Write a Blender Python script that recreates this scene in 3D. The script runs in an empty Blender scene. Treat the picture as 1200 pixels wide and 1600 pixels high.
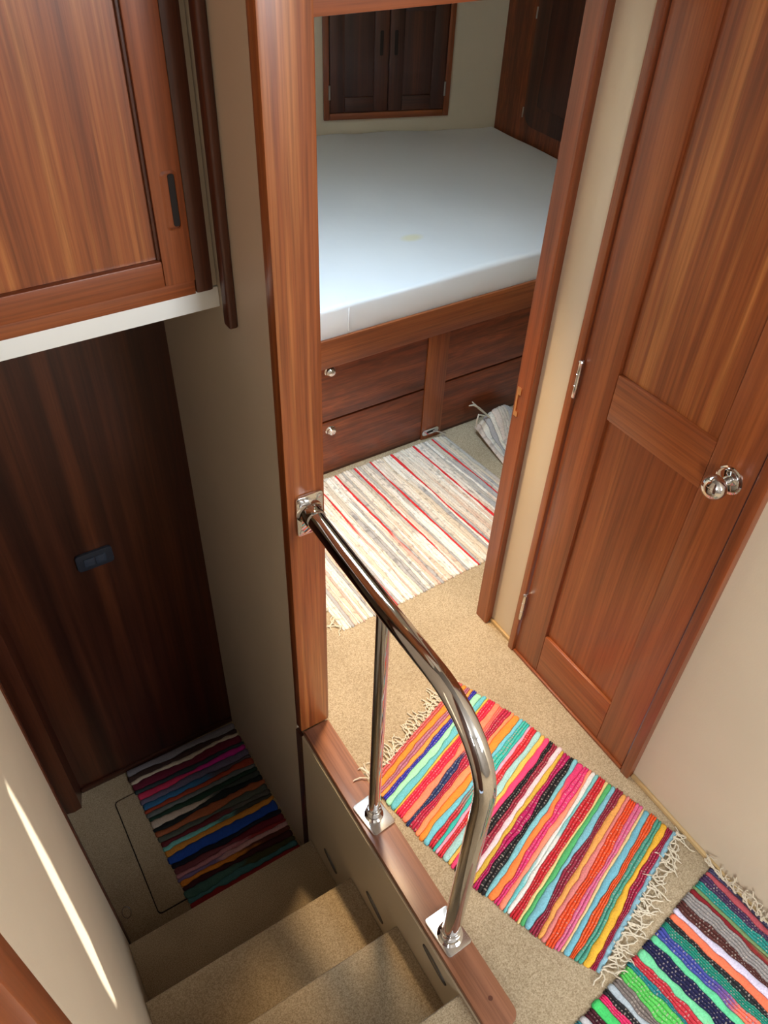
import bpy, bmesh, math, random
from mathutils import Vector, Matrix, noise
R = random.Random(7)
scene = bpy.context.scene
COL = scene.collection

# ------------------------------------------------------------------ camera
YAW, PITCH, ROLL, FPX = 0.593334865, -0.753101275, 0.0496479024, 1247.88
fw = Vector((math.sin(YAW)*math.cos(PITCH), math.cos(YAW)*math.cos(PITCH), math.sin(PITCH)))
rt = fw.cross(Vector((0, 0, 1))).normalized()
up = rt.cross(fw)
c_, s_ = math.cos(ROLL), math.sin(ROLL)
rt, up = c_*rt + s_*up, -s_*rt + c_*up
cam = bpy.data.cameras.new('camera')
cam.sensor_fit = 'VERTICAL'; cam.sensor_height = 36.0; cam.lens = FPX/1600*36
cam.clip_start = 0.02
camo = bpy.data.objects.new('camera', cam); COL.objects.link(camo)
camo.matrix_world = Matrix(((rt.x, up.x, -fw.x, 0), (rt.y, up.y, -fw.y, 0), (rt.z, up.z, -fw.z, 2.0), (0, 0, 0, 1)))
scene.camera = camo

# ------------------------------------------------------------------ light
world = bpy.data.worlds.new('world'); scene.world = world; world.use_nodes = True
bg = world.node_tree.nodes['Background']
bg.inputs[0].default_value = (0.62, 0.78, 1.0, 1); bg.inputs[1].default_value = 1.0
def area(name, loc, direction, sx, sy, watts, col):
    l = bpy.data.lights.new(name, 'AREA'); l.shape = 'RECTANGLE'; l.size = sx; l.size_y = sy
    l.energy = watts; l.color = col
    o = bpy.data.objects.new(name, l); COL.objects.link(o); o.location = loc
    o.rotation_euler = Vector(direction).to_track_quat('-Z', 'Y').to_euler()
    return o
area('aft_window_daylight', (1.52, -2.56, 2.05), (0, 1, 0), 1.0, 0.9, 75, (0.95, 0.98, 1.0))
area('port_window_daylight', (-1.46, -1.35, 2.00), (1, 0, 0), 1.3, 0.8, 88, (1.0, 0.95, 0.88))  # fill added at an unseen port opening to brighten right wall and door
area('cabin_hatch_daylight', (1.02, 1.80, 2.34), (0, 0, -1), 0.5, 0.5, 33, (0.60, 0.81, 1.0))
lamp = bpy.data.lights.new('passage_downlight', 'SPOT'); lamp.energy = 150; lamp.color = (1.0, 0.68, 0.36)  # added spot without a fixture, supplies the warm glow on the doorway floor
lamp.spot_size = math.radians(62); lamp.spot_blend = 1.0; lamp.shadow_soft_size = 0.05
lo = bpy.data.objects.new('passage_downlight', lamp); COL.objects.link(lo); lo.location = (0.80, 1.30, 1.93)
SUN = Vector((0.70, -0.60, 0.40)).normalized()
sun = bpy.data.lights.new('sun', 'SUN'); sun.energy = 9; sun.angle = math.radians(0.35); sun.color = (1.0, 0.95, 0.80)
so = bpy.data.objects.new('sun', sun); COL.objects.link(so); so.rotation_euler = SUN.to_track_quat('Z', 'Y').to_euler()
so.location = (4, -3, 4)
vs = scene.view_settings
vs.view_transform = 'Standard'; vs.look = 'None'; vs.exposure = 0.22; vs.gamma = 1.0; vs.use_curve_mapping = False

# ------------------------------------------------------------------ materials
def lin(c):
    return tuple(((v/255)/12.92 if v/255 <= 0.04045 else ((v/255+0.055)/1.055)**2.4) for v in c)
def newmat(name):
    m = bpy.data.materials.new(name); m.use_nodes = True
    nt = m.node_tree; b = nt.nodes['Principled BSDF']
    return m, nt, b
def nd(nt, t, **k):
    n = nt.nodes.new(t)
    for a, v in k.items(): setattr(n, a, v)
    return n
def coords(nt, scale, rnd=True):
    tc = nd(nt, 'ShaderNodeTexCoord'); mp = nd(nt, 'ShaderNodeMapping')
    mp.inputs['Scale'].default_value = scale
    nt.links.new(tc.outputs['Object'], mp.inputs['Vector'])
    if rnd:
        oi = nd(nt, 'ShaderNodeObjectInfo'); mu = nd(nt, 'ShaderNodeMath', operation='MULTIPLY'); mu.inputs[1].default_value = 37.0
        cb = nd(nt, 'ShaderNodeCombineXYZ')
        nt.links.new(oi.outputs['Random'], mu.inputs[0])
        for i in range(3): nt.links.new(mu.outputs[0], cb.inputs[i])
        nt.links.new(cb.outputs[0], mp.inputs['Location'])
    return mp.outputs['Vector']
def ntex(nt, vec, scale, detail=3, rough=0.5, dist=0.0):
    n = nd(nt, 'ShaderNodeTexNoise'); n.inputs['Scale'].default_value = scale
    n.inputs['Detail'].default_value = detail; n.inputs['Roughness'].default_value = rough
    n.inputs['Distortion'].default_value = dist
    nt.links.new(vec, n.inputs['Vector']); return n.outputs['Fac']
def ramp(nt, fac, stops):
    r = nd(nt, 'ShaderNodeValToRGB'); e = r.color_ramp.elements
    while len(e) < len(stops): e.new(0.5)
    for i, (p, c) in enumerate(stops):
        e[i].position = p; e[i].color = (*c, 1)
    nt.links.new(fac, r.inputs['Fac']); return r.outputs['Color']
def mixc(nt, a, b, fac, mode='MIX'):
    m = nd(nt, 'ShaderNodeMix', data_type='RGBA', blend_type=mode)
    for k, v in ((0, fac), (6, a), (7, b)):
        if isinstance(v, (int, float)): m.inputs[k].default_value = v
        elif isinstance(v, tuple): m.inputs[k].default_value = (*v, 1)
        else: nt.links.new(v, m.inputs[k])
    return m.outputs[2]
def bump(nt, b, h, strength, dist=0.002):
    n = nd(nt, 'ShaderNodeBump'); n.inputs['Strength'].default_value = strength; n.inputs['Distance'].default_value = dist
    nt.links.new(h, n.inputs['Height']); nt.links.new(n.outputs[0], b.inputs['Normal'])

def wood(name, axis, dark, mid, light, stripes=16, contrast=1.0, rough=0.34, ripple=0.0):
    m, nt, b = newmat(name)
    sc = [1, 1, 1]; sc['xyz'.index(axis)] = 0.022
    v = coords(nt, sc)
    a = ntex(nt, v, stripes, 4, 0.55, 0.35)
    w = 0.16/contrast
    colr = ramp(nt, a, [(0.5-w, dark), (0.5, mid), (0.5+w, light)])
    f = ntex(nt, v, 170, 3, 0.7)
    pore = ramp(nt, f, [(0.30, (0.45, 0.40, 0.38)), (0.56, (1, 1, 1))])
    st_ = ntex(nt, v, stripes*3.3, 2, 0.6)
    colr = mixc(nt, colr, ramp(nt, st_, [(0.36, (0.80, 0.76, 0.72)), (0.64, (1.12, 1.13, 1.14))]), 0.8, 'MULTIPLY')
    colr = mixc(nt, colr, pore, 0.6, 'MULTIPLY')
    sc2 = [1.4, 1.4, 1.4]; sc2['xyz'.index(axis)] = 0.5
    big = ntex(nt, coords(nt, sc2), 2.2, 2)
    colr = mixc(nt, colr, ramp(nt, big, [(0.3, (0.84, 0.80, 0.77)), (0.7, (1.1, 1.1, 1.1))]), 0.8, 'MULTIPLY')
    if ripple:
        sc3 = [55, 55, 55]; sc3['xyz'.index(axis)] = 7
        rp = ntex(nt, coords(nt, sc3), 1.4, 2, 0.5, 0.8)
        colr = mixc(nt, colr, ramp(nt, rp, [(0.4, (0.62, 0.55, 0.5)), (0.62, (1.25, 1.2, 1.15))]), ripple, 'MULTIPLY')
    nt.links.new(colr, b.inputs['Base Color'])
    b.inputs['Roughness'].default_value = rough
    b.inputs['Coat Weight'].default_value = 0.25; b.inputs['Coat Roughness'].default_value = 0.25
    bump(nt, b, f, 0.10, 0.0008)
    return m
D, Md, Lt = (0.175, 0.043, 0.0125), (0.320, 0.093, 0.026), (0.52, 0.205, 0.062)
W = {}
for ax in 'xyz':
    W['mahog_'+ax] = wood('mahogany_'+ax, ax, (0.205, 0.050, 0.0145), (0.285, 0.072, 0.0190), (0.36, 0.104, 0.0275), 18, 0.7)
    W['ribbon_'+ax] = wood('ribbon_mahogany_'+ax, ax, (0.215, 0.054, 0.0160), (0.320, 0.090, 0.0245), (0.49, 0.182, 0.052), 36, 0.95)
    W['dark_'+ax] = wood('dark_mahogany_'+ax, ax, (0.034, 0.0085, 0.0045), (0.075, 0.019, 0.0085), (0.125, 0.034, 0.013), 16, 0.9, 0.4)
    W['ripple_'+ax] = wood('rippled_mahogany_'+ax, ax, (0.135, 0.030, 0.010), (0.215, 0.050, 0.0140), (0.30, 0.080, 0.022), 18, 0.8, 0.38, 0.6)
W['deep'] = wood('deep_mahogany', 'z', (0.024, 0.0055, 0.003), (0.055, 0.0135, 0.006), (0.098, 0.026, 0.0095), 16, 0.9, 0.4)  # wood darkened so the landing's shade is in the panel colour
W['plank'] = wood('plank_mahogany', 'y', (0.20, 0.078, 0.040), (0.275, 0.112, 0.056), (0.36, 0.155, 0.080), 14, 0.7, 0.42)

def plain(name, c, rough=0.6, metal=0.0, bs=0.0, bscale=60, var=0.0):
    m, nt, b = newmat(name)
    b.inputs['Base Color'].default_value = (*c, 1); b.inputs['Roughness'].default_value = rough; b.inputs['Metallic'].default_value = metal
    v = coords(nt, (1, 1, 1))
    f = ntex(nt, v, bscale, 4)
    if bs: bump(nt, b, f, bs, 0.002)
    if var:
        g = ntex(nt, v, 3, 3)
        col = mixc(nt, c, ramp(nt, g, [(0.3, (1-var,)*3), (0.7, (1+var,)*3)]), 1.0, 'MULTIPLY')
        nt.links.new(col, b.inputs['Base Color'])
    return m
W['wall'] = plain('beige_vinyl_wall', (0.655, 0.57, 0.45), 0.55, 0, 0.15, 220, 0.03)
W['cream'] = plain('cream_laminate', (0.66, 0.57, 0.42), 0.45, 0, 0.05, 120, 0.02)
W['white'] = plain('white_gloss_edge', (0.84, 0.86, 0.84), 0.4, 0, 0.02, 60)
W['ceil'] = plain('off_white_headliner', (0.34, 0.33, 0.32), 0.7, 0, 0.1, 150)  # unseen shell greyed to darken the rail's reflections and the bounce
W['base'] = plain('pale_wood_strip', (0.56, 0.40, 0.20), 0.5, 0, 0.1, 90, 0.1)
W['chrome'] = plain('polished_steel', (0.70, 0.69, 0.68), 0.04, 1.0)
W['satin'] = plain('satin_steel', (0.74, 0.75, 0.77), 0.22, 1.0)
W['dull'] = plain('dull_steel', (0.42, 0.40, 0.36), 0.45, 1.0)
W['gunmetal'] = plain('dark_steel', (0.15, 0.145, 0.135), 0.35, 1.0)
W['brass'] = plain('worn_brass', (0.85, 0.48, 0.22), 0.3, 1.0)
W['black'] = plain('black_plastic', (0.022, 0.028, 0.042), 0.35, 0, 0.03)
W['rocker'] = plain('blue_black_rocker', (0.040, 0.052, 0.078), 0.25)
W['dark'] = plain('dark_gap', (0.012, 0.006, 0.004), 0.8)  # near-black standing in for shade inside slots and gaps
W['string'] = plain('cream_cotton_string', (0.70, 0.63, 0.50), 0.9, 0, 0.2, 400, 0.06)

def carpet():
    m, nt, b = newmat('beige_cut_pile_carpet')
    v = coords(nt, (1, 1, 1), False)
    a = ntex(nt, v, 330, 3, 0.7); g = ntex(nt, v, 5, 3)
    c = ramp(nt, a, [(0.34, (0.285, 0.205, 0.118)), (0.5, (0.475, 0.375, 0.24)), (0.66, (0.63, 0.52, 0.365))])
    c = mixc(nt, c, ramp(nt, g, [(0.3, (0.88, 0.87, 0.85)), (0.7, (1.06, 1.06, 1.06))]), 1.0, 'MULTIPLY')
    nt.links.new(c, b.inputs['Base Color']); b.inputs['Roughness'].default_value = 0.95
    b.inputs['Sheen Weight'].default_value = 0.2
    bump(nt, b, a, 0.7, 0.004)
    return m
W['carpet'] = carpet()
def sheet():
    m, nt, b = newmat('white_cotton_sheet')
    v = coords(nt, (1, 1, 1), False)
    a = ntex(nt, v, 7, 3); f = ntex(nt, v, 500, 2)
    # one faint yellow stain of its own shape
    tc = nd(nt, 'ShaderNodeTexCoord'); mp = nd(nt, 'ShaderNodeMapping'); mp.inputs['Scale'].default_value = (16, 26, 6)
    nt.links.new(tc.outputs['Object'], mp.inputs['Vector'])
    mp.inputs['Location'].default_value = STAIN
    gr = nd(nt, 'ShaderNodeTexGradient', gradient_type='SPHERICAL'); nt.links.new(mp.outputs[0], gr.inputs[0])
    c = mixc(nt, (0.80, 0.79, 0.80), (0.80, 0.74, 0.52), ramp(nt, gr.outputs['Fac'], [(0.1, (0, 0, 0)), (0.6, (0.8, 0.8, 0.8))]))
    nt.links.new(c, b.inputs['Base Color']); b.inputs['Roughness'].default_value = 0.8
    b.inputs['Sheen Weight'].default_value = 0.1
    bump(nt, b, a, 0.25, 0.01)
    return m
def ragmat():
    m, nt, b = newmat('woven_rag_cloth')
    at = nd(nt, 'ShaderNodeAttribute', attribute_name='col')
    v = coords(nt, (1, 1, 1))
    f = ntex(nt, v, 260, 3, 0.7)
    c = mixc(nt, at.outputs['Color'], ramp(nt, f, [(0.3, (0.70, 0.70, 0.70)), (0.65, (1.12, 1.12, 1.12))]), 0.9, 'MULTIPLY')
    nt.links.new(c, b.inputs['Base Color']); b.inputs['Roughness'].default_value = 0.9
    bump(nt, b, f, 0.5, 0.002)
    return m
W['rag'] = ragmat()

# ------------------------------------------------------------------ mesh helpers
def bx(bm, x0, x1, y0, y1, z0, z1, bev=0.0, seg=2):
    vs_ = [bm.verts.new(p) for p in ((x0,y0,z0),(x1,y0,z0),(x1,y1,z0),(x0,y1,z0),(x0,y0,z1),(x1,y0,z1),(x1,y1,z1),(x0,y1,z1))]
    fs = [bm.faces.new([vs_[i] for i in f]) for f in ((3,2,1,0),(4,5,6,7),(0,1,5,4),(1,2,6,5),(2,3,7,6),(3,0,4,7))]
    if bev:
        es = list({e for f in fs for e in f.edges})
        bmesh.ops.bevel(bm, geom=es, offset=bev, segments=seg, affect='EDGES', profile=0.6)
    return bm
def box(*a, **k): return bx(bmesh.new(), *a, **k)
def prism(pts, axis, a0, a1, bev=0.0, seg=2, bm=None):
    """polygon (2-D pts) extruded along axis between a0 and a1; 2-D coords are the other two axes in xyz order"""
    bm = bm or bmesh.new()
    def P(p, a):
        l = list(p); l.insert('xyz'.index(axis), a); return bm.verts.new(l)
    A = [P(p, a0) for p in pts]; B = [P(p, a1) for p in pts]
    n = len(pts)
    fs = [bm.faces.new(A), bm.faces.new(B[::-1])]
    for i in range(n): fs.append(bm.faces.new((A[i], B[i], B[(i+1) % n], A[(i+1) % n])))
    bmesh.ops.recalc_face_normals(bm, faces=fs)
    if bev:
        es = [e for f in fs[:2] for e in f.edges]
        bmesh.ops.bevel(bm, geom=es, offset=bev, segments=seg, affect='EDGES', profile=0.6)
    return bm
def rrect(x0, x1, y0, y1, r, n=6):
    o = []
    for cx, cy, a in ((x1-r, y1-r, 0), (x0+r, y1-r, 90), (x0+r, y0+r, 180), (x1-r, y0+r, 270)):
        for i in range(n+1):
            t = math.radians(a+90*i/n); o.append((cx+r*math.cos(t), cy+r*math.sin(t)))
    return o
def tube(pts, rad, n=16, bm=None, caps=True):
    bm = bm or bmesh.new(); pts = [Vector(p) for p in pts]; rings = []
    t0 = (pts[1]-pts[0]).normalized(); nrm = t0.orthogonal().normalized()
    for i, p in enumerate(pts):
        t = (pts[min(i+1, len(pts)-1)]-pts[max(i-1, 0)]).normalized()
        nrm = (nrm - t*nrm.dot(t)).normalized(); bi = t.cross(nrm)
        r = rad[i] if isinstance(rad, (list, tuple)) else rad
        rings.append([bm.verts.new(p+r*(math.cos(2*math.pi*k/n)*nrm+math.sin(2*math.pi*k/n)*bi)) for k in range(n)])
    for a, b in zip(rings, rings[1:]):
        for k in range(n): bm.faces.new((a[k], a[(k+1) % n], b[(k+1) % n], b[k]))
    if caps: bm.faces.new(rings[0][::-1]); bm.faces.new(rings[-1])
    return bm
def lathe(base, direction, prof, n=24, bm=None):
    """profile list of (radius, distance along direction)"""
    d = Vector(direction).normalized(); b = Vector(base)
    pts = [b+d*h for r, h in prof]
    bm = bm or bmesh.new(); u = d.orthogonal().normalized(); v = d.cross(u); rings = []
    for (r, h) in prof:
        rings.append([bm.verts.new(b+d*h+max(r, 1e-5)*(math.cos(2*math.pi*k/n)*u+math.sin(2*math.pi*k/n)*v)) for k in range(n)])
    for a, c in zip(rings, rings[1:]):
        for k in range(n): bm.faces.new((a[k], a[(k+1) % n], c[(k+1) % n], c[k]))
    bm.faces.new(rings[0][::-1]); bm.faces.new(rings[-1])
    return bm
def mesh_obj(name, bm, mat, smooth=None):
    bmesh.ops.recalc_face_normals(bm, faces=bm.faces)
    xs = [v.co for v in bm.verts]
    lo_ = Vector([min(c[i] for c in xs) for i in range(3)]); hi = Vector([max(c[i] for c in xs) for i in range(3)])
    c = Vector(((lo_.x+hi.x)/2, (lo_.y+hi.y)/2, lo_.z))
    bmesh.ops.translate(bm, verts=bm.verts, vec=-c)
    me = bpy.data.meshes.new(name); bm.to_mesh(me); bm.free()
    me.materials.append(W[mat] if isinstance(mat, str) else mat)
    if smooth is not None:
        me.polygons.foreach_set('use_smooth', [True]*len(me.polygons))
        if smooth < 180:
            try: me.set_sharp_from_angle(angle=math.radians(smooth))
            except Exception: pass
    o = bpy.data.objects.new(name, me); COL.objects.link(o); o.location = c
    return o
def tag(o, label, cat=None, group=None, kind=None):
    o['label'] = label
    if cat: o['category'] = cat
    if group: o['group'] = group
    if kind: o['kind'] = kind
    return o
def struct(name, bm, mat, label=None, smooth=40):
    o = mesh_obj(name, bm, mat, smooth); o['kind'] = 'structure'
    if label: o['label'] = label
    return o
def thing(name, loc, label, cat, group=None, kind=None, rz=0.0):
    e = bpy.data.objects.new(name, None); COL.objects.link(e); e.location = loc; e.rotation_euler = (0, 0, rz)
    e.empty_display_size = 0.05
    if kind: e['kind'] = kind
    if cat: tag(e, label, cat, group)
    elif label: e['label'] = label
    return e
def wloc(o):
    v = Vector((0, 0, 0))
    while o: v += o.location; o = o.parent
    return v
def part(name, bm, mat, parent, smooth=40, local=False, label=None):
    o = mesh_obj(name, bm, mat, smooth)
    if not local: o.location = o.location - wloc(parent)
    o.parent = parent
    if label: o['label'] = label
    return o
def subpart(name, bm, mat, parent, **k): return part(name, bm, mat, parent, **k)

# ------------------------------------------------------------------ levels
LX, SX, RX = -0.115, 0.505, 1.225          # left wall, stair side wall, right hall wall
ZL = -0.81                                  # landing floor
YF = 1.763                                  # far panel of the landing
BA = Vector((1.905, 3.542, 0)); BD = Vector((0.9527, -0.3040, 0)); BN = Vector((-0.3040, -0.9527, 0))
def backy(x): return BA.y + (x-BA.x)*BD.y/BD.x
WX = 2.747

# ------------------------------------------------------------------ floors
bm = bmesh.new()
prism([(0.512, -0.30), (0.512, 1.13), (0.530, 1.13), (0.530, 3.96), (WX+0.03, 3.26), (WX+0.03, 1.16), (RX+0.03, 1.16), (RX+0.03, -0.30)], 'z', -0.05, 0.0, bm=bm)
struct('floor_hall', bm, 'carpet', 'beige carpeted floor of the passage and the cabin beyond the doorway')
struct('floor_saloon', box(-1.5, 2.2, -2.62, -0.30, -0.05, 0.0), 'carpet')
fl = struct('floor_landing', box(-0.70, SX, 1.06, YF, ZL-0.04, ZL), 'carpet', 'dim carpeted landing at the bottom of the stairs')
hp = part('floor_hatch', prism(rrect(-0.004, 0.40, 1.205, 1.655, 0.012, 3), 'z', ZL+0.0005, ZL+0.006, 0.002, 1), 'carpet', fl)
part('hatch_groove', prism(rrect(-0.0075, 0.4035, 1.2015, 1.6585, 0.014, 3), 'z', ZL+0.0001, ZL+0.0012), 'dark', fl)
rp = bmesh.new(); tube([(-0.095+0.014*math.cos(a*math.pi/10), 1.265+0.020*math.sin(a*math.pi/10), ZL+0.002) for a in range(21)], 0.0016, 6, rp)
part('ring_pull', rp, 'satin', fl)

# ------------------------------------------------------------------ stairs
st = thing('staircase', (0.195, 1.087, ZL), 'carpeted stairs going down to the dark landing', 'stairs')
steps = [(1.087, 0.83, -0.61), (0.83, 0.598, -0.372), (0.598, 0.352, -0.187), (0.352, -0.30, 0.0)]
for i, (yn, yb, z) in enumerate(steps):
    y0 = yb - 0.03
    b = bmesh.new()
    pr = [(y0, z), (yn-0.010, z), (yn-0.003, z-0.003), (yn, z-0.010), (yn, z-0.022), (yn-0.006, z-0.030), (yn-0.022, z-0.034), (yn-0.022, ZL), (y0, ZL)]
    if i == 3: pr = [(yb, z), (yn-0.010, z), (yn-0.003, z-0.003), (yn, z-0.010), (yn, z-0.022), (yn-0.006, z-0.030), (yn-0.022, z-0.034), (yn-0.022, ZL), (yb, ZL)]
    prism(pr, 'x', LX+0.0008, SX-0.0008, bm=b)
    part('step', b, 'carpet', st)

# ------------------------------------------------------------------ walls
struct('wall_left', box(LX-0.035, LX, 0.36, 1.118, ZL, 2.6), 'wall', 'beige wall on the left of the stairs')
struct('trim_1', box(LX-0.045, LX+0.004, 1.118, 1.150, ZL, 2.6, bev=0.004), 'dark_z', 'dark wooden edge trim at the far end of the left wall')
struct('trim_2', box(LX-0.050, LX+0.006, 0.28, 0.338, 0.0, 2.6, bev=0.005), 'mahog_z', 'wooden edge trim at the near end of the left wall')
struct('wall_left_near', box(LX-0.035, LX, 0.338, 0.36, ZL, 2.6), 'wall')
# near side of the landing to the left, out of sight, closes the shell
struct('wall_landing_side', box(-0.74, -0.70, 1.06, YF+0.03, ZL, 2.6), 'wall')
struct('wall_landing_near', box(-0.70, LX-0.035, 1.06, 1.09, ZL, 2.6), 'wall')
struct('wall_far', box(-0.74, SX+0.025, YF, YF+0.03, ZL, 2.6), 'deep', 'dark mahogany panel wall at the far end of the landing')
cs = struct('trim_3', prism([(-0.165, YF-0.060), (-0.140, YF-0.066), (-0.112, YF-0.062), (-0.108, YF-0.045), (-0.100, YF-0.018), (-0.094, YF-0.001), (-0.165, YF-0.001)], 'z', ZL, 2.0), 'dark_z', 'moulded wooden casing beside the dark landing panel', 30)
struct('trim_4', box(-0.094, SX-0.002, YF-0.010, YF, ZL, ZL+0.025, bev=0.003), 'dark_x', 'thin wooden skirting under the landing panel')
b = box(SX, SX+0.025, 1.135, YF, ZL, 2.6)
struct('wall_stair_right', b, 'wall', 'beige wall between the landing and the cabin')
struct('wall_stair_low', box(SX, SX+0.030, 0.20, 1.104, ZL, -0.001), 'cream', 'pale laminate side wall beneath the mahogany plank')
struct('trim_5', box(SX-0.004, SX+0.028, 1.104, 1.135, ZL, -0.0005, bev=0.002), 'dark_z', 'dark wooden strip below the door post')

# doorway: post, header, partition, jamb
struct('trim_6', box(SX-0.001, 0.591, 1.104, 1.137, 0.022, 2.6, bev=0.005), 'ribbon_z', 'tall ribbon-grained mahogany door post beside the stairs')
struct('trim_7', box(0.588, 0.603, 1.127, 1.20, 0.0, 1.742, bev=0.002), 'mahog_z', 'thin door stop along the mahogany post')
b = bmesh.new(); bx(b, SX+0.025, 0.588, 1.137, 1.20, 0, 1.98); bx(b, RX+0.012, WX+0.03, 1.17, 1.21, 0, 1.98); bx(b, SX, RX+0.04, 1.14, 1.20, 1.80, 2.6)
struct('wall_partition', b, 'wall', 'beige partition around the cabin doorway')
struct('trim_8', box(0.591, 1.215, 1.112, 1.20, 1.742, 1.83, bev=0.004), 'mahog_x', 'mahogany header over the cabin doorway')
jb = struct('trim_9', prism([(1.197, 1.167), (1.201, 1.163), (RX+0.002, 1.168), (RX+0.002, 1.212), (1.197, 1.212)], 'z', 0.0, 1.745, 0.002, 1), 'mahog_z', 'mahogany door jamb on the right of the cabin doorway')
sp = bmesh.new()
bx(sp, 1.1945, 1.197, 1.192, 1.206, 0.80, 0.815); bx(sp, 1.1945, 1.197, 1.200, 1.206, 0.815, 0.865); bx(sp, 1.1945, 1.197, 1.192, 1.206, 0.865, 0.885)
part('strike_plate', sp, 'brass', jb, label='small worn brass strike plate')

# right hall wall with the door opening
DY0, DY1 = 0.567, 1.033
b = bmesh.new()
bx(b, RX, RX+0.04, 1.050, 1.168, 0, 2.6); bx(b, RX, RX+0.04, -0.30, 0.545, 0, 2.6); bx(b, RX, RX+0.04, 0.545, 1.050, 1.92, 2.6)
struct('wall_right', b, 'wall', 'beige wall of the passage around the panelled door')
struct('trim_10', box(1.203, RX+0.001, DY1+0.004, 1.057, 0, 1.92, bev=0.002), 'mahog_z', 'mahogany casing on the hinge side of the panelled door')
struct('trim_11', box(1.203, RX+0.001, 0.535, DY0-0.005, 0, 1.92, bev=0.002), 'mahog_z', 'mahogany casing on the knob side of the panelled door')
struct('trim_12', box(1.203, RX+0.001, 0.535, 1.057, 1.895, 1.93, bev=0.002), 'mahog_y')
struct('trim_13', box(1.206, RX+0.03, DY0-0.002, DY1+0.002, 0, 0.010, bev=0.002), 'mahog_y', 'low wooden sill under the panelled door')
struct('baseboard_right', box(1.216, RX, -0.30, 0.534, 0, 0.014, bev=0.003), 'base', 'pale wooden strip along the foot of the right wall')
struct('baseboard_jamb', box(1.216, RX, 1.058, 1.166, 0, 0.014, bev=0.003), 'base', 'short pale strip between jamb and door casing')

# ------------------------------------------------------------------ panelled door
dr = thing('door_1', (1.225, 0.80, 0.012), 'two-panel mahogany door with a chrome knob', None, kind='structure')
X0, X1 = 1.211, 1.238
part('stile', box(X0, X1, DY1-0.100, DY1, 0.012, 1.892, bev=0.0025), 'mahog_z', dr)
part('stile', box(X0, X1, DY0, DY0+0.100, 0.012, 1.892, bev=0.0025), 'mahog_z', dr)
for z0, z1 in ((0.012, 0.180), (0.955, 1.072), (1.79, 1.892)):
    part('rail', box(X0, X1, DY0+0.1005, DY1-0.1005, z0, z1, bev=0.0025), 'mahog_y', dr)
for z0, z1 in ((0.1805, 0.9545), (1.0725, 1.7895)):
    p = part('panel', box(X0+0.009, X1-0.006, DY0+0.1005, DY1-0.1005, z0, z1), 'ribbon_z' if z0 > 1 else 'mahog_z', dr)
kn = part('knob', lathe((X0-0.006, 0.614, 1.018), (-1, 0, 0), [(0.0, 0), (0.010, 0), (0.009, 0.012), (0.010, 0.018), (0.019, 0.022), (0.0245, 0.030), (0.0255, 0.038), (0.0235, 0.047), (0.017, 0.054), (0.008, 0.0575), (0, 0.058)], 28), 'chrome', dr, 60, label='polished chrome door knob')
subpart('rose', lathe((X0+0.0005, 0.614, 1.018), (-1, 0, 0), [(0, 0), (0.030, 0), (0.030, 0.0025), (0.027, 0.004), (0.026, 0.0065), (0.022, 0.008), (0, 0.008)], 32), 'chrome', kn)
for z0, z1 in ((0.956, 1.047), (0.158, 0.262)):
    h = bmesh.new(); L_ = (z1-z0)
    lathe((1.2045, DY1+0.0015, z0), (0, 0, 1), [(0, -0.004), (0.003, -0.003), (0.0055, 0), (0.0055, L_*0.33), (0.0063, L_*0.335), (0.0063, L_*0.35), (0.0055, L_*0.355), (0.0055, L_*0.66), (0.0063, L_*0.665), (0.0063, L_*0.68), (0.0055, L_*0.685), (0.0055, L_), (0.0068, L_+0.002), (0.005, L_+0.006), (0, L_+0.007)], 14, h)
    part('hinge', h, 'satin', dr, 50)

# ------------------------------------------------------------------ overhead cabinet at the landing
oc = thing('overhead_cabinet', (0.0, 1.55, 1.212), 'mahogany overhead cabinet with a white lower edge above the dark landing', 'cabinet')
part('carcass', box(-0.69, SX-0.001, 1.375, YF-0.002, 1.22, 2.58), 'cream', oc)
part('edge_band', box(-0.69, SX-0.001, 1.356, 1.375, 1.212, 1.2545, bev=0.002), 'white', oc)
part('face_board', box(-0.69, SX-0.001, 1.362, 1.375, 1.255, 2.58), 'cream', oc)
part('face_stile', box(0.4565, 0.491, 1.344, 1.362, 1.2555, 2.4, bev=0.006), 'dark_z', oc)  # dark wood here paints in the post's shadow on the stile
part('face_rail', box(-0.60, 0.456, 1.346, 1.362, 1.2555, 1.286, bev=0.002), 'mahog_x', oc)
cd = part('door', box(0.398, 0.4555, 1.338, 1.3615, 1.2865, 2.3, bev=0.003), 'mahog_z', oc)
subpart('rail', box(-0.22, 0.3975, 1.338, 1.3615, 1.2865, 1.336, bev=0.003), 'mahog_x', cd)
subpart('panel', box(-0.22, 0.392, 1.350, 1.3615, 1.3365, 2.3), 'ribbon_z', cd)
subpart('bead', box(0.392, 0.3978, 1.343, 1.3615, 1.3365, 2.3, bev=0.002), 'dark_z', cd)
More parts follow.
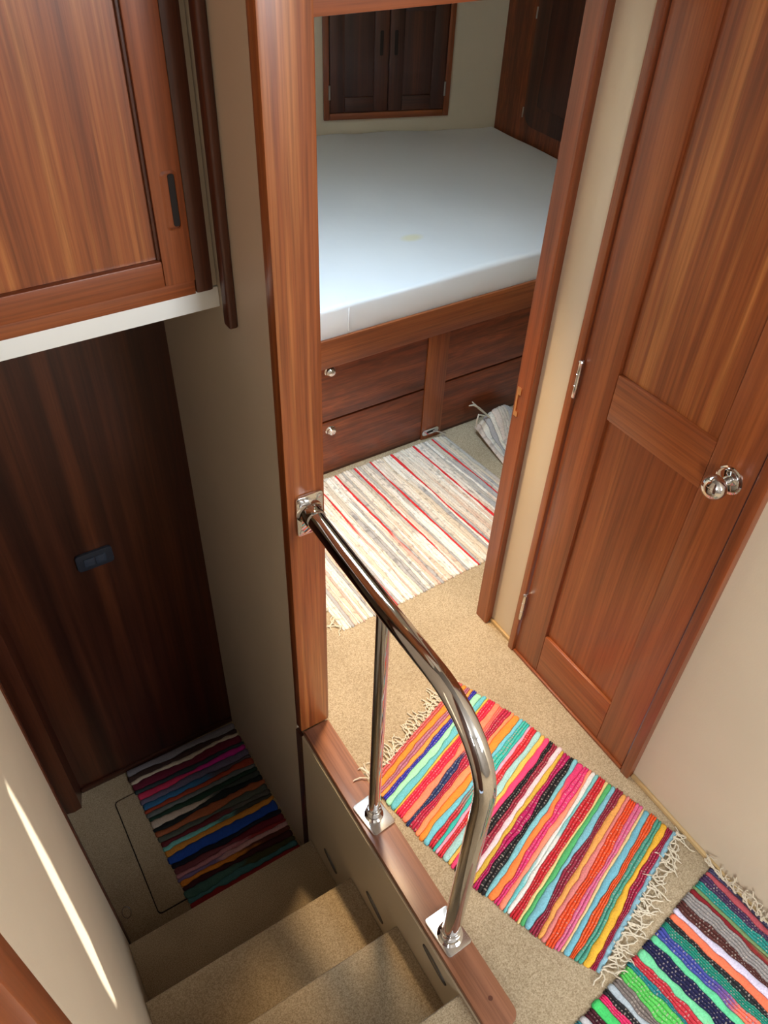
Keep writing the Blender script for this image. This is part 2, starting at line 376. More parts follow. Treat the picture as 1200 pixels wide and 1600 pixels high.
# finger pull: raised lip round a flat dark plate painting the recess shade
fp = bmesh.new()
o_ = rrect(0.4165, 0.4455, 1.388, 1.490, 0.008, 4); i_ = rrect(0.4205, 0.4415, 1.392, 1.486, 0.006, 4)
A = [fp.verts.new((x, 1.3378, z)) for x, z in o_]; B = [fp.verts.new((x, 1.3355, z)) for x, z in i_]; Cc = [fp.verts.new((x, 1.3374, z)) for x, z in i_]
n = len(o_)
for q in range(n):
    r_ = (q+1) % n
    fp.faces.new((A[q], A[r_], B[r_], B[q])); fp.faces.new((B[q], B[r_], Cc[r_], Cc[q]))
subpart('finger_pull', fp, 'mahog_z', cd)
subpart('slot', prism(rrect(0.430, 0.4410, 1.394, 1.484, 0.004, 4), 'y', 1.3368, 1.3381), 'dark', cd)
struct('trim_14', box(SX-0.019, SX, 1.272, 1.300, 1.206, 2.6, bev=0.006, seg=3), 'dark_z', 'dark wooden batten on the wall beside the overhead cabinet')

# switch
sw = thing('light_switch', (0.187, YF, 0.264), 'black double rocker switch on the dark landing panel', 'switch')
part('plate', prism(rrect(0.134, 0.240, 0.264, 0.327, 0.012, 5), 'y', YF-0.011, YF-0.0002, 0.004, 2), 'black', sw)
for x0, x1 in ((0.155, 0.1855), (0.188, 0.2185)):
    part('rocker', box(x0, x1, YF-0.0145, YF-0.0108, 0.281, 0.310, bev=0.0015), 'rocker', sw)

# ------------------------------------------------------------------ plank and handrail
pts = [(0.509, 1.103), (0.509, 0.262)]
for k in range(0, 7): a = math.pi + k/6*math.pi/2; pts.append((0.531+0.022*math.cos(a), 0.262+0.022*math.sin(a)))
for k in range(0, 7): a = 1.5*math.pi + k/6*math.pi/2; pts.append((0.562+0.026*math.cos(a), 0.266+0.026*math.sin(a)))
pts.append((0.588, 1.103))
pk = thing('mahogany_plank', (0.548, 0.68, 0.0), 'flat mahogany plank along the top of the stair side', 'plank')
part('board', prism(pts, 'z', 0.0005, 0.022, 0.003, 2), 'plank', pk)
part('plug', lathe((0.552, 0.304, 0.0217), (0, 0, 1), [(0, 0), (0.0055, 0), (0.0055, 0.0006), (0, 0.0006)], 16), 'dark_y', pk)

hr = thing('handrail', (0.55, 0.78, 0.022), 'polished steel handrail curving down onto the mahogany plank', 'handrail')
RXc = 0.551; ZR = 0.846; YV = 0.457; RB = 0.175
path = [(RXc, 1.070, ZR+0.004), (RXc, 0.95, ZR+0.001), (RXc, 0.80, ZR)]
for k in range(0, 17):
    a = k/16*math.pi/2
    path.append((RXc, YV+RB-RB*math.sin(a), ZR-RB+RB*math.cos(a)))
path += [(RXc, YV, 0.45), (RXc, YV, 0.2), (RXc, YV, 0.030)]
part('rail_tube', tube(path, 0.0205, 28), 'chrome', hr, 60)
part('post_tube', tube([(RXc, 0.795, 0.030), (RXc, 0.797, 0.4), (RXc, 0.80, ZR-0.016)], 0.0150, 24), 'chrome', hr, 60)
for yc, r, rot in ((0.795, 0.0150, 0.10), (YV+0.008, 0.0205, 0.03)):
    b = prism([(math.cos(rot)*x-math.sin(rot)*y+RXc, math.sin(rot)*x+math.cos(rot)*y+yc) for x, y in rrect(-0.034, 0.034, -0.049, 0.049, 0.008, 4)], 'z', 0.0222, 0.029, 0.0015, 2)
    f = part('floor_flange', b, 'satin', hr, label='square steel base plate')
    yy = 0.795 if yc > 0.6 else YV
    subpart('collar', lathe((RXc, yy, 0.029), (0, 0, 1), [(r+0.010, 0), (r+0.0045, 0.004), (r+0.004, 0.030), (r+0.0015, 0.032), (r, 0.032)], 28), 'chrome', f)
b = prism(rrect(0.522, 0.585, 0.785, 0.895, 0.008, 4), 'y', 1.0975, 1.1037, 0.0015, 2)
wf = part('wall_flange', b, 'chrome', hr, label='chrome plate screwed to the door post')
subpart('collar', lathe((RXc, 1.0975, ZR+0.004), (0, -1, 0), [(0.030, 0), (0.025, 0.004), (0.0235, 0.010), (0.0235, 0.030), (0.0215, 0.033), (0.0205, 0.033)], 28), 'chrome', wf)
for x, z in ((0.532, 0.884), (0.576, 0.884), (0.532, 0.796), (0.576, 0.796)):
    s = lathe((x, 1.0976, z), (0, -1, 0), [(0, 0), (0.0058, 0), (0.0050, 0.0016), (0.0025, 0.0022), (0, 0.0022)], 14)
    subpart('screw', s, 'satin', wf)

# oval step lights in the stair side
for (ya, za, yb_, zb_), lab in (((0.985, -0.488, 0.912, -0.517), 'slim oval chrome step light nearest the landing'), ((0.738, -0.281, 0.655, -0.311), 'slim oval chrome step light in the middle of the stair side'), ((0.487, -0.046, 0.395, -0.066), 'slim oval chrome step light below the curved end of the handrail')):
    sl = thing('step_light', (SX, (ya+yb_)/2, (za+zb_)/2), lab, 'light', 'oval step lights in the stair side')
    cy, cz = (ya+yb_)/2, (za+zb_)/2; L_ = math.hypot(ya-yb_, za-zb_)/2; ang = math.atan2(za-zb_, ya-yb_)
    ring = []
    for k in range(33):
        a = 2*math.pi*k/32; u, v = L_*math.cos(a), 0.009*math.sin(a)
        ring.append((SX-0.001, cy+u*math.cos(ang)-v*math.sin(ang), cz+u*math.sin(ang)+v*math.cos(ang)))
    part('bezel', tube(ring, 0.0030, 8), 'gunmetal', sl, 60)
    part('lens', prism([(y, z) for _, y, z in ring[:-1]], 'x', SX-0.0022, SX-0.0002), 'satin', sl)

# ------------------------------------------------------------------ cabin
b = prism([(0.53, backy(0.53)), (WX+0.03, backy(WX+0.03)), (WX+0.04, backy(WX)+0.06), (0.55, backy(0.53)+0.06)], 'z', 0.0, 1.98)
struct('wall_cabin_back', b, 'wall', 'beige wall behind the bed')
struct('wall_cabin_left', box(SX+0.0255, SX+0.045, YF, 3.99, 0, 1.98), 'wall')
struct('wall_cabin_right', box(WX+0.03, WX+0.06, 1.17, 3.30, 0, 1.98), 'wall')

# wardrobe front on the right of the bed
wd = thing('wardrobe', (WX, 2.75, 0.0), 'dark mahogany wardrobe front with a round-cornered door right of the bed', 'wardrobe')
part('front_panel', box(WX, WX+0.028, 1.95, 3.262, 0.0, 1.96), 'ripple_z', wd)
wdd = part('door', prism(rrect(2.45, 3.045, 0.772, 1.75, 0.075, 7), 'x', WX-0.016, WX-0.0003, 0.005, 2), 'dark_z', wd)
subpart('panel', prism(rrect(2.54, 2.955, 0.872, 1.66, 0.010, 3), 'x', WX-0.024, WX-0.0155, 0.005, 2), 'dark_z', wdd)
for z in (0.80, 1.205):
    subpart('hinge', lathe((WX-0.014, 3.050, z), (0, 0, 1), [(0, 0), (0.0035, 0.001), (0.0035, 0.045), (0, 0.046)], 12), 'dull', wdd)

# wall locker behind the bed (built in its own frame, turned with the wall)
lk = thing('wall_locker', (BA.x, BA.y, 0.76), 'two-door mahogany locker set in the wall behind the bed', 'cabinet', rz=math.atan2(BD.y, BD.x))
def lbox(s0, s1, d0, d1, z0, z1, **k): return box(s0, s1, -d1, -d0, z0-0.76, z1-0.76, **k)
ZT = 1.30
for a in ((0.023, 0.050), (0.608, 0.636)): part('frame_stile', lbox(a[0], a[1], 0.0005, 0.020, 0.76, ZT, bev=0.003), 'mahog_z', lk, local=True)
for a in ((0.76, 0.790), (ZT-0.03, ZT)): part('frame_rail', lbox(0.0505, 0.6075, 0.0005, 0.020, a[0], a[1], bev=0.003), 'mahog_x', lk, local=True)
part('back', lbox(0.051, 0.607, 0.0004, 0.002, 0.79, ZT-0.03), 'dark', lk, local=True)
for s0, s1, hs, hx in ((0.053, 0.3275, 0.292, 0.050), (0.3305, 0.605, 0.360, 0.6075)):
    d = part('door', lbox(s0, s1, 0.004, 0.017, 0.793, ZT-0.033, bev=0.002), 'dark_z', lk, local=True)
    def sub(name, bm_, mat, sm=40):
        o = mesh_obj(name, bm_, mat, sm); o.location = o.location - d.location; o.parent = d; return o
    w_ = s1-s0
    sub('stile', lbox(s0+0.001, s0+0.068, 0.017, 0.024, 0.794, ZT-0.034, bev=0.003), 'dark_z')
    sub('stile', lbox(s1-0.068, s1-0.001, 0.017, 0.024, 0.794, ZT-0.034, bev=0.003), 'dark_z')
    sub('rail', lbox(s0+0.0685, s1-0.0685, 0.017, 0.024, 0.794, 0.858, bev=0.003), 'dark_x')
    sub('rail', lbox(s0+0.0685, s1-0.0685, 0.017, 0.024, ZT-0.098, ZT-0.034, bev=0.003), 'dark_x')
    sub('finger_pull', prism(rrect(hs-0.008, hs+0.008, 1.03-0.76, 1.13-0.76, 0.005, 3), 'y', -0.0252, -0.0238), 'dark')  # flat dark plate stands in for the shaded recess
    sub('hinge', lathe((hx, -0.022, 0.850-0.76), (0, 0, 1), [(0, 0), (0.005, 0.001), (0.005, 0.062), (0, 0.064)], 12), 'dull')

# bed
YB = 2.054; XB0, XB1 = 0.56, WX-0.002
bd = thing('platform_bed', (1.6, 2.6, 0.0), 'mahogany platform bed with drawers beneath', 'bed')
bp = [(XB0, YB+0.022), (XB1, YB+0.022), (XB1, backy(XB1)-0.004), (XB0, backy(XB0)-0.004)]
part('platform', prism(bp, 'z', 0.02, 0.56), 'dark_x', bd)
part('side_rail', box(XB0, XB1, YB-0.012, YB+0.0012, 0.483, 0.592, bev=0.004), 'mahog_x', bd)
for x0, x1 in ((XB0, 0.66), (1.548, 1.643), (2.50, XB1)):
    part('upright', box(x0, x1, YB, YB+0.0215, 0.0, 0.4825, bev=0.002), 'mahog_z', bd)
part('plinth', box(XB0, XB1, YB+0.008, YB+0.0215, 0.0, 0.012), 'dark_x', bd)
for x0, x1, kx in ((0.662, 1.5465, 1.132), (1.6445, 2.4985, 2.07)):
    for z0, z1, kz in ((0.252, 0.478, 0.475-0.032), (0.014, 0.244, 0.209)):
        dw = part('drawer', box(x0, x1, YB+0.004, YB+0.0213, z0, z1, bev=0.003), 'ripple_x', bd)
        kz = 0.462 if z0 > 0.2 else 0.207
        k_ = lathe((kx, YB+0.0045, kz), (0, -1, 0), [(0, 0), (0.021, 0), (0.021, 0.003), (0.017, 0.006), (0.016, 0.010), (0.0175, 0.014), (0.013, 0.020), (0, 0.022)], 20)
        for v in k_.verts: v.co.z = kz + (v.co.z-kz)*0.86
        subpart('knob', k_, 'chrome', dw, label='small round chrome drawer knob')
ct = part('door_catch', prism(rrect(1.548, 1.628, 0.022, 0.050, 0.013, 5), 'y', YB-0.007, YB-0.0002, 0.002, 2), 'satin', bd, label='oval steel catch at the foot of the bed upright')
subpart('catch_slot', prism(rrect(1.570, 1.606, 0.031, 0.041, 0.004, 3), 'y', YB-0.0078, YB-0.006), 'dark', ct)
tube([(1.60, YB-0.006, 0.036), (1.625, YB-0.022, 0.030), (1.645, YB-0.034, 0.022)], 0.003, 8, bm := bmesh.new())
subpart('catch_hook', bm, 'satin', ct)

# mattress: grid with rounded rim
MC = Vector(((XB0+XB1)/2, 0, 0.5605))
STAIN = (0, 0, 0)
def mattress():
    bm = bmesh.new(); NU, NV = 90, 60; zt, zb = 0.697, 0.5605
    x0, x1 = XB0+0.004, XB1-0.004
    def pos(u, v):
        x = x0+(x1-x0)*u; y0 = YB+0.006; y1 = backy(x)-0.008; y = y0+(y1-y0)*v
        du = min(u, 1-u)*(x1-x0); dv0 = (y-y0); dv1 = (y1-y)
        return x, y, min(du, dv0, dv1), dv0
    g = []
    def sp(i, n):   # denser near the rims
        t = i/n; return 0.5-0.5*math.cos(math.pi*t)
    for i in range(NU+1):
        row = []
        for j in range(NV+1):
            x, y, d, dv = pos(sp(i, NU), sp(j, NV))
            rr = 0.016
            k = min(d/rr, 1); drop = rr*(1-math.sqrt(max(0, 1-(1-k)**2)))
            nz = noise.noise(Vector((x*2.1, y*2.1, 0)))*0.008+noise.noise(Vector((x*7+3, y*7, 1)))*0.0022
            nz += 0.004*math.exp(-((x-1.20-0.03*(y-2))/0.012)**2)*math.exp(-((y-2.05)/0.10)**2)
            back = 0.022*noise.noise(Vector((x*6, 5, 0)))*max(0, 1-(backy(x)-y)/0.15)
            row.append(bm.verts.new((x, y, zt-drop+nz*k+back*k)))
        g.append(row)
    for i in range(NU):
        for j in range(NV): bm.faces.new((g[i][j], g[i+1][j], g[i+1][j+1], g[i][j+1]))
    rim = [g[i][0] for i in range(NU+1)]+[g[NU][j] for j in range(1, NV+1)]+[g[i][NV] for i in range(NU-1, -1, -1)]+[g[0][j] for j in range(NV-1, 0, -1)]
    prev = rim
    for lv in range(1, 6):
        z = 0.680+(zb-0.680)*lv/5; nxt = []
        for v in rim:
            off = 0.0018*noise.noise(Vector((v.co.x*14, v.co.y*14, lv*0.9)))
            yy = v.co.y + (off - (0.004*math.sin(math.pi*lv/5) if v.co.y < YB+0.02 else 0))
            nxt.append(bm.verts.new((v.co.x, yy, z)))
        m_ = len(rim)
        for k in range(m_): bm.faces.new((prev[k], nxt[k], nxt[(k+1) % m_], prev[(k+1) % m_]))
        prev = nxt
    bm.faces.new(prev[::-1])
    return bm
bmm = mattress()
cx = sum((min(v.co.x for v in bmm.verts), max(v.co.x for v in bmm.verts)))/2
cy = sum((min(v.co.y for v in bmm.verts), max(v.co.y for v in bmm.verts)))/2
STAIN = (-(1.672-cx)*16, -(2.384-cy)*26, -0.136*6)
W['sheet'] = sheet()
mt = mesh_obj('mattress', bmm, 'sheet', 60)
tag(mt, 'mattress in a white fitted sheet on the platform bed', 'mattress')
b = tube([(1.205, YB-0.0005, 0.600), (1.204, YB-0.001, 0.63), (1.206, YB-0.0005, 0.665), (1.212, YB+0.012, 0.690), (1.222, YB+0.05, 0.699)], 0.0022, 6)
sm_ = mesh_obj('sheet_seam', b, 'sheet', 60); sm_.location -= mt.location; sm_.parent = mt

# ------------------------------------------------------------------ ceilings and the saloon shell behind the camera
b = bmesh.new()
bx(b, -1.55, 2.25, -2.65, 1.80, 2.6, 2.64)
struct('ceiling', b, 'ceil')
b = bmesh.new()      # unseen cabin ceiling; hatch trunk made deep to dim the far bed
hx0, hx1, hy0, hy1 = 0.77, 1.27, 1.55, 2.05
bx(b, 0.50, hx0, 1.20, 4.0, 1.98, 2.38); bx(b, hx1, 2.82, 1.20, 4.0, 1.98, 2.38); bx(b, hx0, hx1, 1.20, hy0, 1.98, 2.38); bx(b, hx0, hx1, hy1, 4.0, 1.98, 2.38)
struct('ceiling_cabin', b, 'cream')
b = bmesh.new()
bx(b, -1.55, 1.00, -2.66, -2.62, 0, 2.6); bx(b, 2.04, 2.24, -2.66, -2.62, 0, 2.6); bx(b, 1.00, 2.04, -2.66, -2.62, 0, 1.58); bx(b, 1.00, 2.04, -2.66, -2.62, 2.52, 2.6)
struct('wall_aft', b, 'ceil')
b = bmesh.new()
bx(b, -1.54, -1.50, -2.62, -0.26, 0, 1.58); bx(b, -1.54, -1.50, -2.62, -0.26, 2.42, 2.6); bx(b, -1.54, -1.50, -2.62, -2.02, 1.58, 2.42); bx(b, -1.54, -1.50, -0.68, -0.26, 1.58, 2.42)
struct('wall_port', b, 'ceil')
b = bmesh.new(); bx(b, -1.50, LX-0.05, -0.30, -0.26, 0, 2.6); bx(b, LX-0.09, LX-0.05, -0.26, 0.28, 0, 2.6)
struct('wall_port_fore', b, 'dark_z')
struct('wall_starboard_fore', box(RX+0.04, 2.24, -0.30, -0.26, 0, 2.6), 'wall')
# unseen starboard side: added slot shaped to cast the left wall's sun streak
streak = [(0.695, 0.996), (0.698, 0.905), (0.688, 0.769), (0.668, 0.668), (0.645, 0.553), (0.566, 0.441), (0.538, 0.505), (0.544, 0.589), (0.569, 0.685), (0.593, 0.770), (0.609, 0.834), (0.633, 0.916), (0.666, 1.010)]
tt = (2.2-LX)/SUN.x
hole = [(y+SUN.y*tt, z+SUN.z*tt) for y, z in streak]
bm = bmesh.new()
outer = [(-2.62, 0.0), (-0.26, 0.0), (-0.26, 2.6), (-2.62, 2.6)]
def ringloop(pts, x):
    vv = [bm.verts.new((x, y, z)) for y, z in pts]
    return [bm.edges.new((vv[i], vv[(i+1) % len(vv)])) for i in range(len(vv))]
bmesh.ops.triangle_fill(bm, edges=ringloop(outer, 2.2)+ringloop(hole, 2.2), use_beauty=True)
ex = bmesh.ops.extrude_face_region(bm, geom=bm.faces[:])
bmesh.ops.translate(bm, verts=[v for v in ex['geom'] if isinstance(v, bmesh.types.BMVert)], vec=(0.012, 0, 0))
struct('wall_starboard', bm, 'wall', smooth=None)

# ------------------------------------------------------------------ rag rugs
def interp(poly, t):
    n = len(poly)-1; L_ = [0]
    for a, b_ in zip(poly, poly[1:]): L_.append(L_[-1]+math.hypot(b_[0]-a[0], b_[1]-a[1]))
    d = t*L_[-1]
    if d <= 0 or d >= L_[-1]:
        k = 0 if d <= 0 else n-1
    else:
        k = max(i for i in range(n) if L_[i] <= d)
    f = (d-L_[k])/(L_[k+1]-L_[k])
    return Vector((poly[k][0]+(poly[k+1][0]-poly[k][0])*f, poly[k][1]+(poly[k+1][1]-poly[k][1])*f))
def rug(name, label, E0, E1, bands, warp=None, z0=0.0, fringe=(True, True), seed=1, hh=0.0058, fl_len=0.072, nseg=72, wob=0.42, tassel_gap=0.019, end_knob=1.0, fleck=0.0):
    """weft bands run from edge E0 to edge E1; bands: (rgb, weight, stitched, rgb2 or None, split)"""
    rn = random.Random(seed)
    c0 = (interp(E0, 0.5)+interp(E1, 0.5))/2
    if warp is None: warp = lambda x, y, h: (x, y, z0+h)
    th = thing(name, (c0.x, c0.y, z0), label, 'rug')
    tot = sum(b_[1] for b_ in bands); t = [0]
    for b_ in bands: t.append(t[-1]+b_[1]/tot)
    length = (interp(E0, 1)-interp(E0, 0)).length; width = (interp(E1, 0.5)-interp(E0, 0.5)).length
    def P(s, tt, h):
        p = interp(E0, tt).lerp(interp(E1, tt), s) if 0 <= s <= 1 else interp(E0, tt)+(interp(E1, tt)-interp(E0, tt))*s
        return warp(p.x, p.y, h)
    def bound(k, s):
        if k == 0 or k == len(bands):
            return t[k] + 0.003*noise.noise(Vector((s*4, seed*3.1, k)))
        w_ = min(t[k]-t[k-1], t[k+1]-t[k])
        return t[k] + w_*wob*(1.5*noise.noise(Vector((s*3.2, k*5.3, seed)))+0.7*noise.noise(Vector((s*14, k*5.3+9, seed))))
    warpbm = bmesh.new(); have = False; wcols = []
    for k, bd_ in enumerate(bands):
        rgb, wt, stitched, rgb2, split = bd_
        c1 = lin(rgb); c2 = lin(rgb2) if rgb2 else c1
        picks = max(1, round((t[k+1]-t[k])*length/0.0070)) if stitched else 1
        bm = bmesh.new(); cols = []
        e0 = -0.012*rn.random()*end_knob-0.002; e1 = 1+0.012*rn.random()*end_knob+0.002
        for j in range(picks):
            rings = []
            for i in range(nseg+1):
                s = e0+(e1-e0)*i/nseg; sc = min(max(s, 0), 1)
                a, b_ = bound(k, sc), bound(k+1, sc)
                lo_, hi_ = a+(b_-a)*j/picks, a+(b_-a)*(j+1)/picks
                endf = 1.0 if 0 < i < nseg else 0.45
                bulge = 1+0.6*end_knob*math.exp(-(min(i, nseg-i)/2.0)**2)*(1 if rn.random() < 0.7 else 0)
                hk = hh*(1.0 if stitched else 0.92)*bulge*(1+0.30*noise.noise(Vector((s*width*45, k*3.7+j, seed))))*endf
                if stitched: hk *= 1+0.16*math.cos(math.pi*(i+j))
                ring = []
                for q, (f, g) in enumerate(((0.0, 0.05), (0.07, 0.62), (0.28, 0.93), (0.5, 1.0), (0.72, 0.93), (0.93, 0.62), (1.0, 0.05))):
                    m_ = (lo_+hi_)/2; tq = m_+(lo_+(hi_-lo_)*f-m_)*(1.04 if endf == 1 else 0.6)
                    ring.append(bm.verts.new(P(s, tq, 0.0008+hk*g)))
                    blend = 0
                    if rgb2:
                        x_ = (s-split)*14+2.5*noise.noise(Vector((f*2, s*9, k)))
                        blend = 1/(1+math.exp(-max(-30, min(30, x_*2))))
                    jit = 1+0.10*noise.noise(Vector((s*17, k, f*2+seed)))
                    if fleck and noise.noise(Vector((s*width*70, k*2.3+f, seed*1.7))) > 0.42: jit *= 1-fleck
                    cols.append(tuple((c1[z]*(1-blend)+c2[z]*blend)*jit for z in range(3)))
                rings.append(ring)
            for A_, B_ in zip(rings, rings[1:]):
                n_ = len(A_)
                for q in range(n_): bm.faces.new((A_[q], A_[(q+1) % n_], B_[(q+1) % n_], B_[q]))
            bm.faces.new(rings[0]); bm.faces.new(rings[-1][::-1])
            if stitched:
                sp_ = 0.0078/width; s = 0.01+(0.5*sp_ if j % 2 else 0)
                while s < 0.99:
                    a, b_ = bound(k, s), bound(k+1, s); lo_, hi_ = a+(b_-a)*(j+0.12)/picks, a+(b_-a)*(j+0.88)/picks
                    ds = 0.0015/width
                    q1 = [warpbm.verts.new(P(s+d_*ds, tq, h_)) for tq, h_ in ((lo_, hh*0.72), ((lo_+hi_)/2, hh*1.24), (hi_, hh*0.72)) for d_ in (-1, 1)]
                    q0 = [warpbm.verts.new(P(s+d_*ds, tq, hh*0.35)) for tq in (lo_, hi_) for d_ in (-1, 1)]
                    for f_ in ((q1[0], q1[1], q1[3], q1[2]), (q1[2], q1[3], q1[5], q1[4]), (q0[0], q0[1], q1[1], q1[0]), (q1[4], q1[5], q0[3], q0[2]), (q0[0], q1[0], q1[2], q1[4], q0[2]), (q0[1], q0[3], q1[5], q1[3], q1[1])): warpbm.faces.new(f_)
                    wcols.extend([tuple(0.45*z+0.55*q_ for z, q_ in zip(c1, (0.66, 0.58, 0.52)))]*10); have = True; s += sp_
        bm.verts.ensure_lookup_table()
        o = mesh_obj('rag_band', bm, 'rag', 180)
        ca = o.data.color_attributes.new('col', 'FLOAT_COLOR', 'POINT')
        ca.data.foreach_set('color', [z for c in cols for z in (*c, 1.0)])
        o.location -= th.location; o.parent = th
    if have:
        o = mesh_obj('warp_stitches', warpbm, 'rag', None); wa = o.data.color_attributes.new('col', 'FLOAT_COLOR', 'POINT'); wa.data.foreach_set('color', [z for c in wcols for z in (*c, 1.0)]); o.location -= th.location; o.parent = th; o['kind'] = 'stuff'
    else: warpbm.free()
    # tassels
    for end, on_ in ((0, fringe[0]), (1, fringe[1])):
        if not on_: continue
        n_ = int(width/tassel_gap)
        for q in range(n_+1):
            s = (q+0.3*rn.uniform(-1, 1))/n_
            bm = bmesh.new()
            for strand in range(3):
                sg = -1 if end == 0 else 1
                p = [s+rn.uniform(-0.006, 0.006), end*1.0-sg*0.004]
                ang = rn.uniform(-0.5, 0.5)+0.4*noise.noise(Vector((s*6, end, seed))); ln = fl_len*rn.uniform(0.6, 1.15); pts_ = []; hgt = rn.uniform(0.003, 0.007)
                N_ = 9
                for i in range(N_):
                    pts_.append(P(p[0], p[1], max(0.0025, hgt*(1-i/N_)+0.004*abs(math.sin(i*1.3+strand)))+0.0016))
                    ang += rn.uniform(-0.8, 0.8)
                    p[0] += ln/N_*math.sin(ang)/width; p[1] += sg*ln/N_*math.cos(ang)/length
                tube(pts_, [0.0017]*(N_-1)+[0.0010], 5, bm)
            o = mesh_obj('tassel', bm, 'string', 60); o.location -= th.location; o.parent = th
    return th
def B(s):
    out = []
    for ln in s.strip().split('\n'):
        f = ln.split()
        c = tuple(int(v) for v in f[0].split(','))
        w_ = float(f[1]); stt = 's' in f[2:]
        c2 = None; spl = 0.5
        for x in f[2:]:
            if ',' in x: c2 = tuple(int(v) for v in x.split(','))
            if x.startswith('@'): spl = float(x[1:])
        out.append((c, w_, stt, c2, spl))
    return out
bright = B('''205,95,95 1.2 s
228,140,50 0.9
180,110,135 1.3 s
235,155,75 0.9
55,50,175 0.9 s
165,230,190 1.2
105,190,205 1.3
228,190,85 0.5
232,45,80 1.6 s
255,140,110 1.4
40,60,110 1.0 s 255,120,110 @0.62
190,40,75 1.5 s
255,150,105 1.0
250,145,55 1.4
115,200,222 1.2
205,40,60 0.9 s 70,195,185 @0.35
60,190,182 0.7
250,170,200 0.7
215,45,60 1.2 s
165,212,215 1.3
235,195,95 0.8
250,70,125 1.3
32,30,36 1.0 s
155,40,65 1.2 s
238,212,224 0.9
215,178,70 0.9
185,25,98 1.3 s
30,28,32 1.2 s
130,198,212 0.9
255,140,70 1.3 225,60,120 @0.75
228,60,125 1.3 s
255,150,122 0.9
110,200,205 0.7 235,235,232 @0.3
240,238,235 0.7 130,200,205 @0.5
208,40,52 1.6 s
240,216,150 0.6
85,182,112 0.9
130,196,215 1.1
152,40,66 1.4 s
240,170,90 1.0
228,135,132 1.0
242,85,40 1.5 s
228,110,155 1.2 s
240,205,150 0.5
120,190,212 1.1
242,95,40 1.4 s
80,162,142 1.3 s
247,188,60 1.1
172,30,72 1.4 s
150,198,218 0.8''')
E0 = [(0.594, 0.884), (0.628, 0.690), (0.673, 0.526), (0.735, 0.340), (0.804, 0.214)]
E1 = [(0.987, 1.026), (1.070, 0.830), (1.115, 0.650), (1.172, 0.470), (1.200, 0.354)]
def warp1(x, y, h):     # the corner rides over the edge of the plank
    k = max(0.0, min(1.0, (0.606-x)/0.016))
    q = max(0.0, min(1.0, (0.246+(x-1.214)*0.1518+0.012-y)/0.012))     # tassels lie over the next rug
    return (x, y, h+0.0225*k+0.0085*q)
rug('rag_rug', 'bright multicoloured rag rug in front of the panelled door', E0, E1, bright, warp=warp1, seed=3, fl_len=0.066)

green = B('''70,70,105 1.1 s 60,150,145 @0.6
190,85,95 1.0
75,50,90 1.3 s
40,150,142 1.2 s
120,150,100 0.6
135,20,32 0.9 150,140,95 @0.5
152,147,147 1.8 s
85,40,36 1.4 s
216,210,236 0.9
255,125,88 1.4 205,55,60 @0.7
34,36,40 0.8 s
30,142,122 1.6 s
68,78,165 1.2 s 255,125,88 @0.5
105,216,160 1.2
24,25,72 1.9 s
122,222,168 1.3 255,140,105 @0.6
202,50,66 1.5 s
30,130,142 1.0 s
92,202,92 1.9 s
126,116,112 1.3 s
182,196,206 1.2
36,34,38 0.7 s
232,48,112 1.1 s
72,212,112 1.6
72,16,32 1.3 s
204,204,208 1.2
60,140,150 1.3 s
240,150,90 1.1
90,40,50 1.3 s
110,200,170 1.2
40,40,80 1.3 s''')
ld = Vector((-0.988, -0.150)); wdv = Vector((0.150, -0.988)); c0 = Vector((1.214, 0.246))
def warp2(x, y, h):
    xm = RX-0.016
    if x > xm:
        o_ = x-xm; r_ = 0.02; a = min(o_/r_, 1.35)
        rise = r_*(1-math.cos(a)) + max(0, o_-r_*1.35)*0.97
        return (xm+0.009*math.sin(a)-h*math.sin(a), y, rise+h*math.cos(a)+0.001)
    return (x, y, h)
F0 = [tuple(c0), tuple(c0+ld*0.62)]; F1 = [tuple(c0+wdv*0.42), tuple(c0+wdv*0.42+ld*0.62)]
rug('rag_rug', 'green and coral rag rug curling up against the beige wall', F0, F1, green, warp=warp2, seed=11, fringe=(True, False))

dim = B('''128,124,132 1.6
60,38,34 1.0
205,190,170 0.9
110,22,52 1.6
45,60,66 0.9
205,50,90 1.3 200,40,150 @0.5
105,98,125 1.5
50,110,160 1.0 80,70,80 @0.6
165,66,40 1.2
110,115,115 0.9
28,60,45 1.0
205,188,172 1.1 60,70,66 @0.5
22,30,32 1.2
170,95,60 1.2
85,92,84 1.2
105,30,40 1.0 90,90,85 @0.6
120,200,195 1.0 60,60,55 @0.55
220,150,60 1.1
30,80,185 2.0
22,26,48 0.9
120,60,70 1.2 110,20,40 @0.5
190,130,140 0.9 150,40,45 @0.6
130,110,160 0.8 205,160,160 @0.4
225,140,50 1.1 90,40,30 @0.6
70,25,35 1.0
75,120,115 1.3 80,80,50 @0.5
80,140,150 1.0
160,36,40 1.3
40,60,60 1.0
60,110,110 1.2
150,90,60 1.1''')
G0 = [(0.070, 1.752), (0.098, 1.095)]; G1 = [(0.496, 1.742), (0.494, 1.090)]
rug('rag_rug', 'dim multicoloured rag rug on the dark landing', G0, G1, dim, z0=ZL+0.0065, seed=21, fringe=(False, False), tassel_gap=0.02)

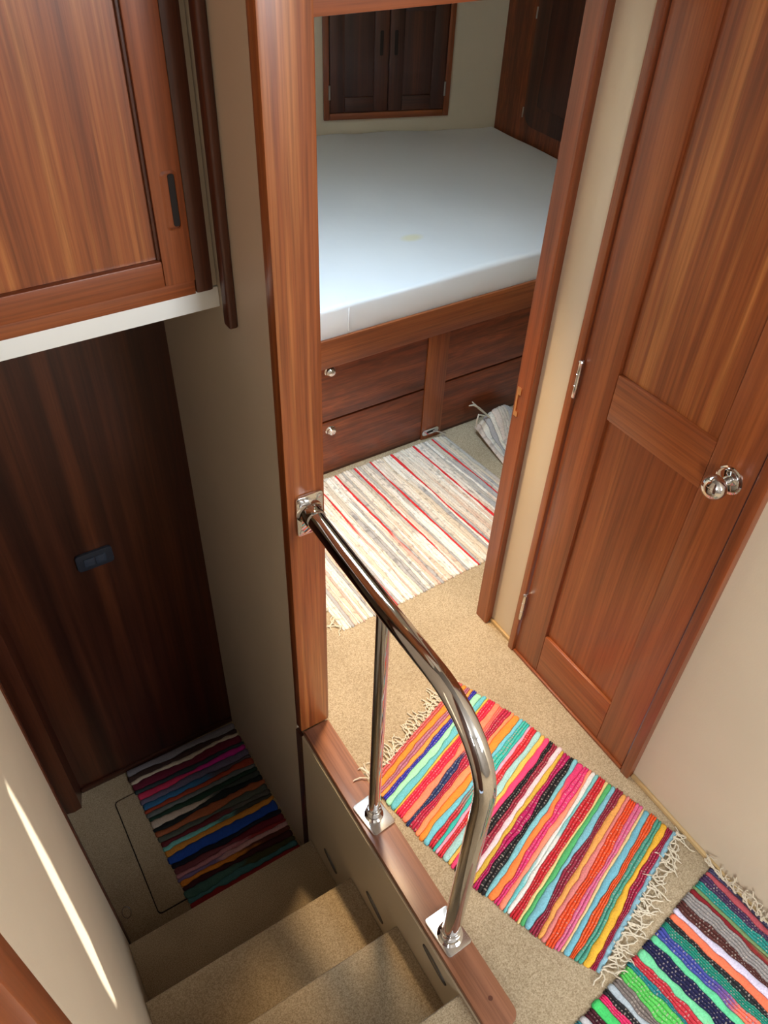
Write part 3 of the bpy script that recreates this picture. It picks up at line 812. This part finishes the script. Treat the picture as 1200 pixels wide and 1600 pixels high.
rw = random.Random(5); pale = []
reds = {7: 0.8, 14: 0.9, 20: 0.6, 28: 0.8, 37: 0.9, 45: 0.7, 52: 0.6, 61: 0.8, 72: 0.9, 80: 0.6}
for i in range(86):
    if i in reds: pale.append(((222, 42, 48), reds[i], False, rw.choice([None, (214, 180, 168)]), rw.uniform(0.4, 0.9))); continue
    c = rw.choice([(240, 232, 218), (234, 222, 204), (244, 238, 228), (222, 206, 184), (210, 198, 180), (236, 226, 214), (226, 214, 200), (188, 182, 174), (242, 230, 214)])
    c2 = rw.choice([None, (220, 204, 184), (244, 238, 230), (176, 174, 174), (222, 196, 178), (234, 226, 214)])
    pale.append((c, rw.uniform(0.7, 1.5), False, c2, rw.uniform(0.2, 0.8)))
H0 = [(0.775, 2.028), (1.650, 2.034)]; H1 = [(0.790, 1.368), (1.705, 1.392)]
rug('rag_rug', 'pale rag rug with thin red stripes beside the bed', H0, H1, pale, seed=31, hh=0.0045, fringe=(True, False), wob=0.45, end_knob=0.6, tassel_gap=0.05, nseg=110, fleck=0.35)

pale2 = []
for i in range(30):
    c = rw.choice([(234, 220, 202), (226, 210, 192), (238, 228, 214), (204, 188, 172), (216, 198, 180), (178, 170, 166), (224, 202, 186)])
    pale2.append((c, rw.uniform(0.8, 1.5), False, rw.choice([None, (170, 164, 162), (236, 224, 208)]), rw.uniform(0.2, 0.8)))
def warp3(x, y, h):
    k = math.exp(-(((x-1.86)/0.10)**2+((y-1.98)/0.09)**2))
    z = 0.085*k + 0.016*max(0, math.sin((x-1.70)*26+(y-1.8)*9))*min(1, max(0, (y-1.66)/0.2))
    return (x+0.02*k, y, z+h)
J0 = [(1.755, 1.985), (2.30, 2.030)]; J1 = [(1.725, 1.50), (2.28, 1.48)]
fr = rug('rag_rug', 'rumpled pale rag rug half hidden by the door jamb', J0, J1, pale2, warp=warp3, seed=41, hh=0.0045, fringe=(False, False), wob=0.4, end_knob=0.6, nseg=90, fleck=0.3)
for pts_ in ([[(1.8361, 1.97, 0.0566), (1.8011, 1.975, 0.095), (1.7719, 1.985, 0.1243), (1.7424, 1.995, 0.1595)], [(1.8011, 1.975, 0.095), (1.7714, 1.985, 0.1276), (1.7382, 1.98, 0.1548), (1.7111, 1.975, 0.1643)], [(1.7906, 1.965, 0.0924), (1.7499, 1.955, 0.1197), (1.7402, 1.95, 0.0949), (1.7417, 1.95, 0.0624)]]):
    part('tassel', tube(pts_, [0.004]*(len(pts_)-1)+[0.002], 6), 'string', fr, 60)
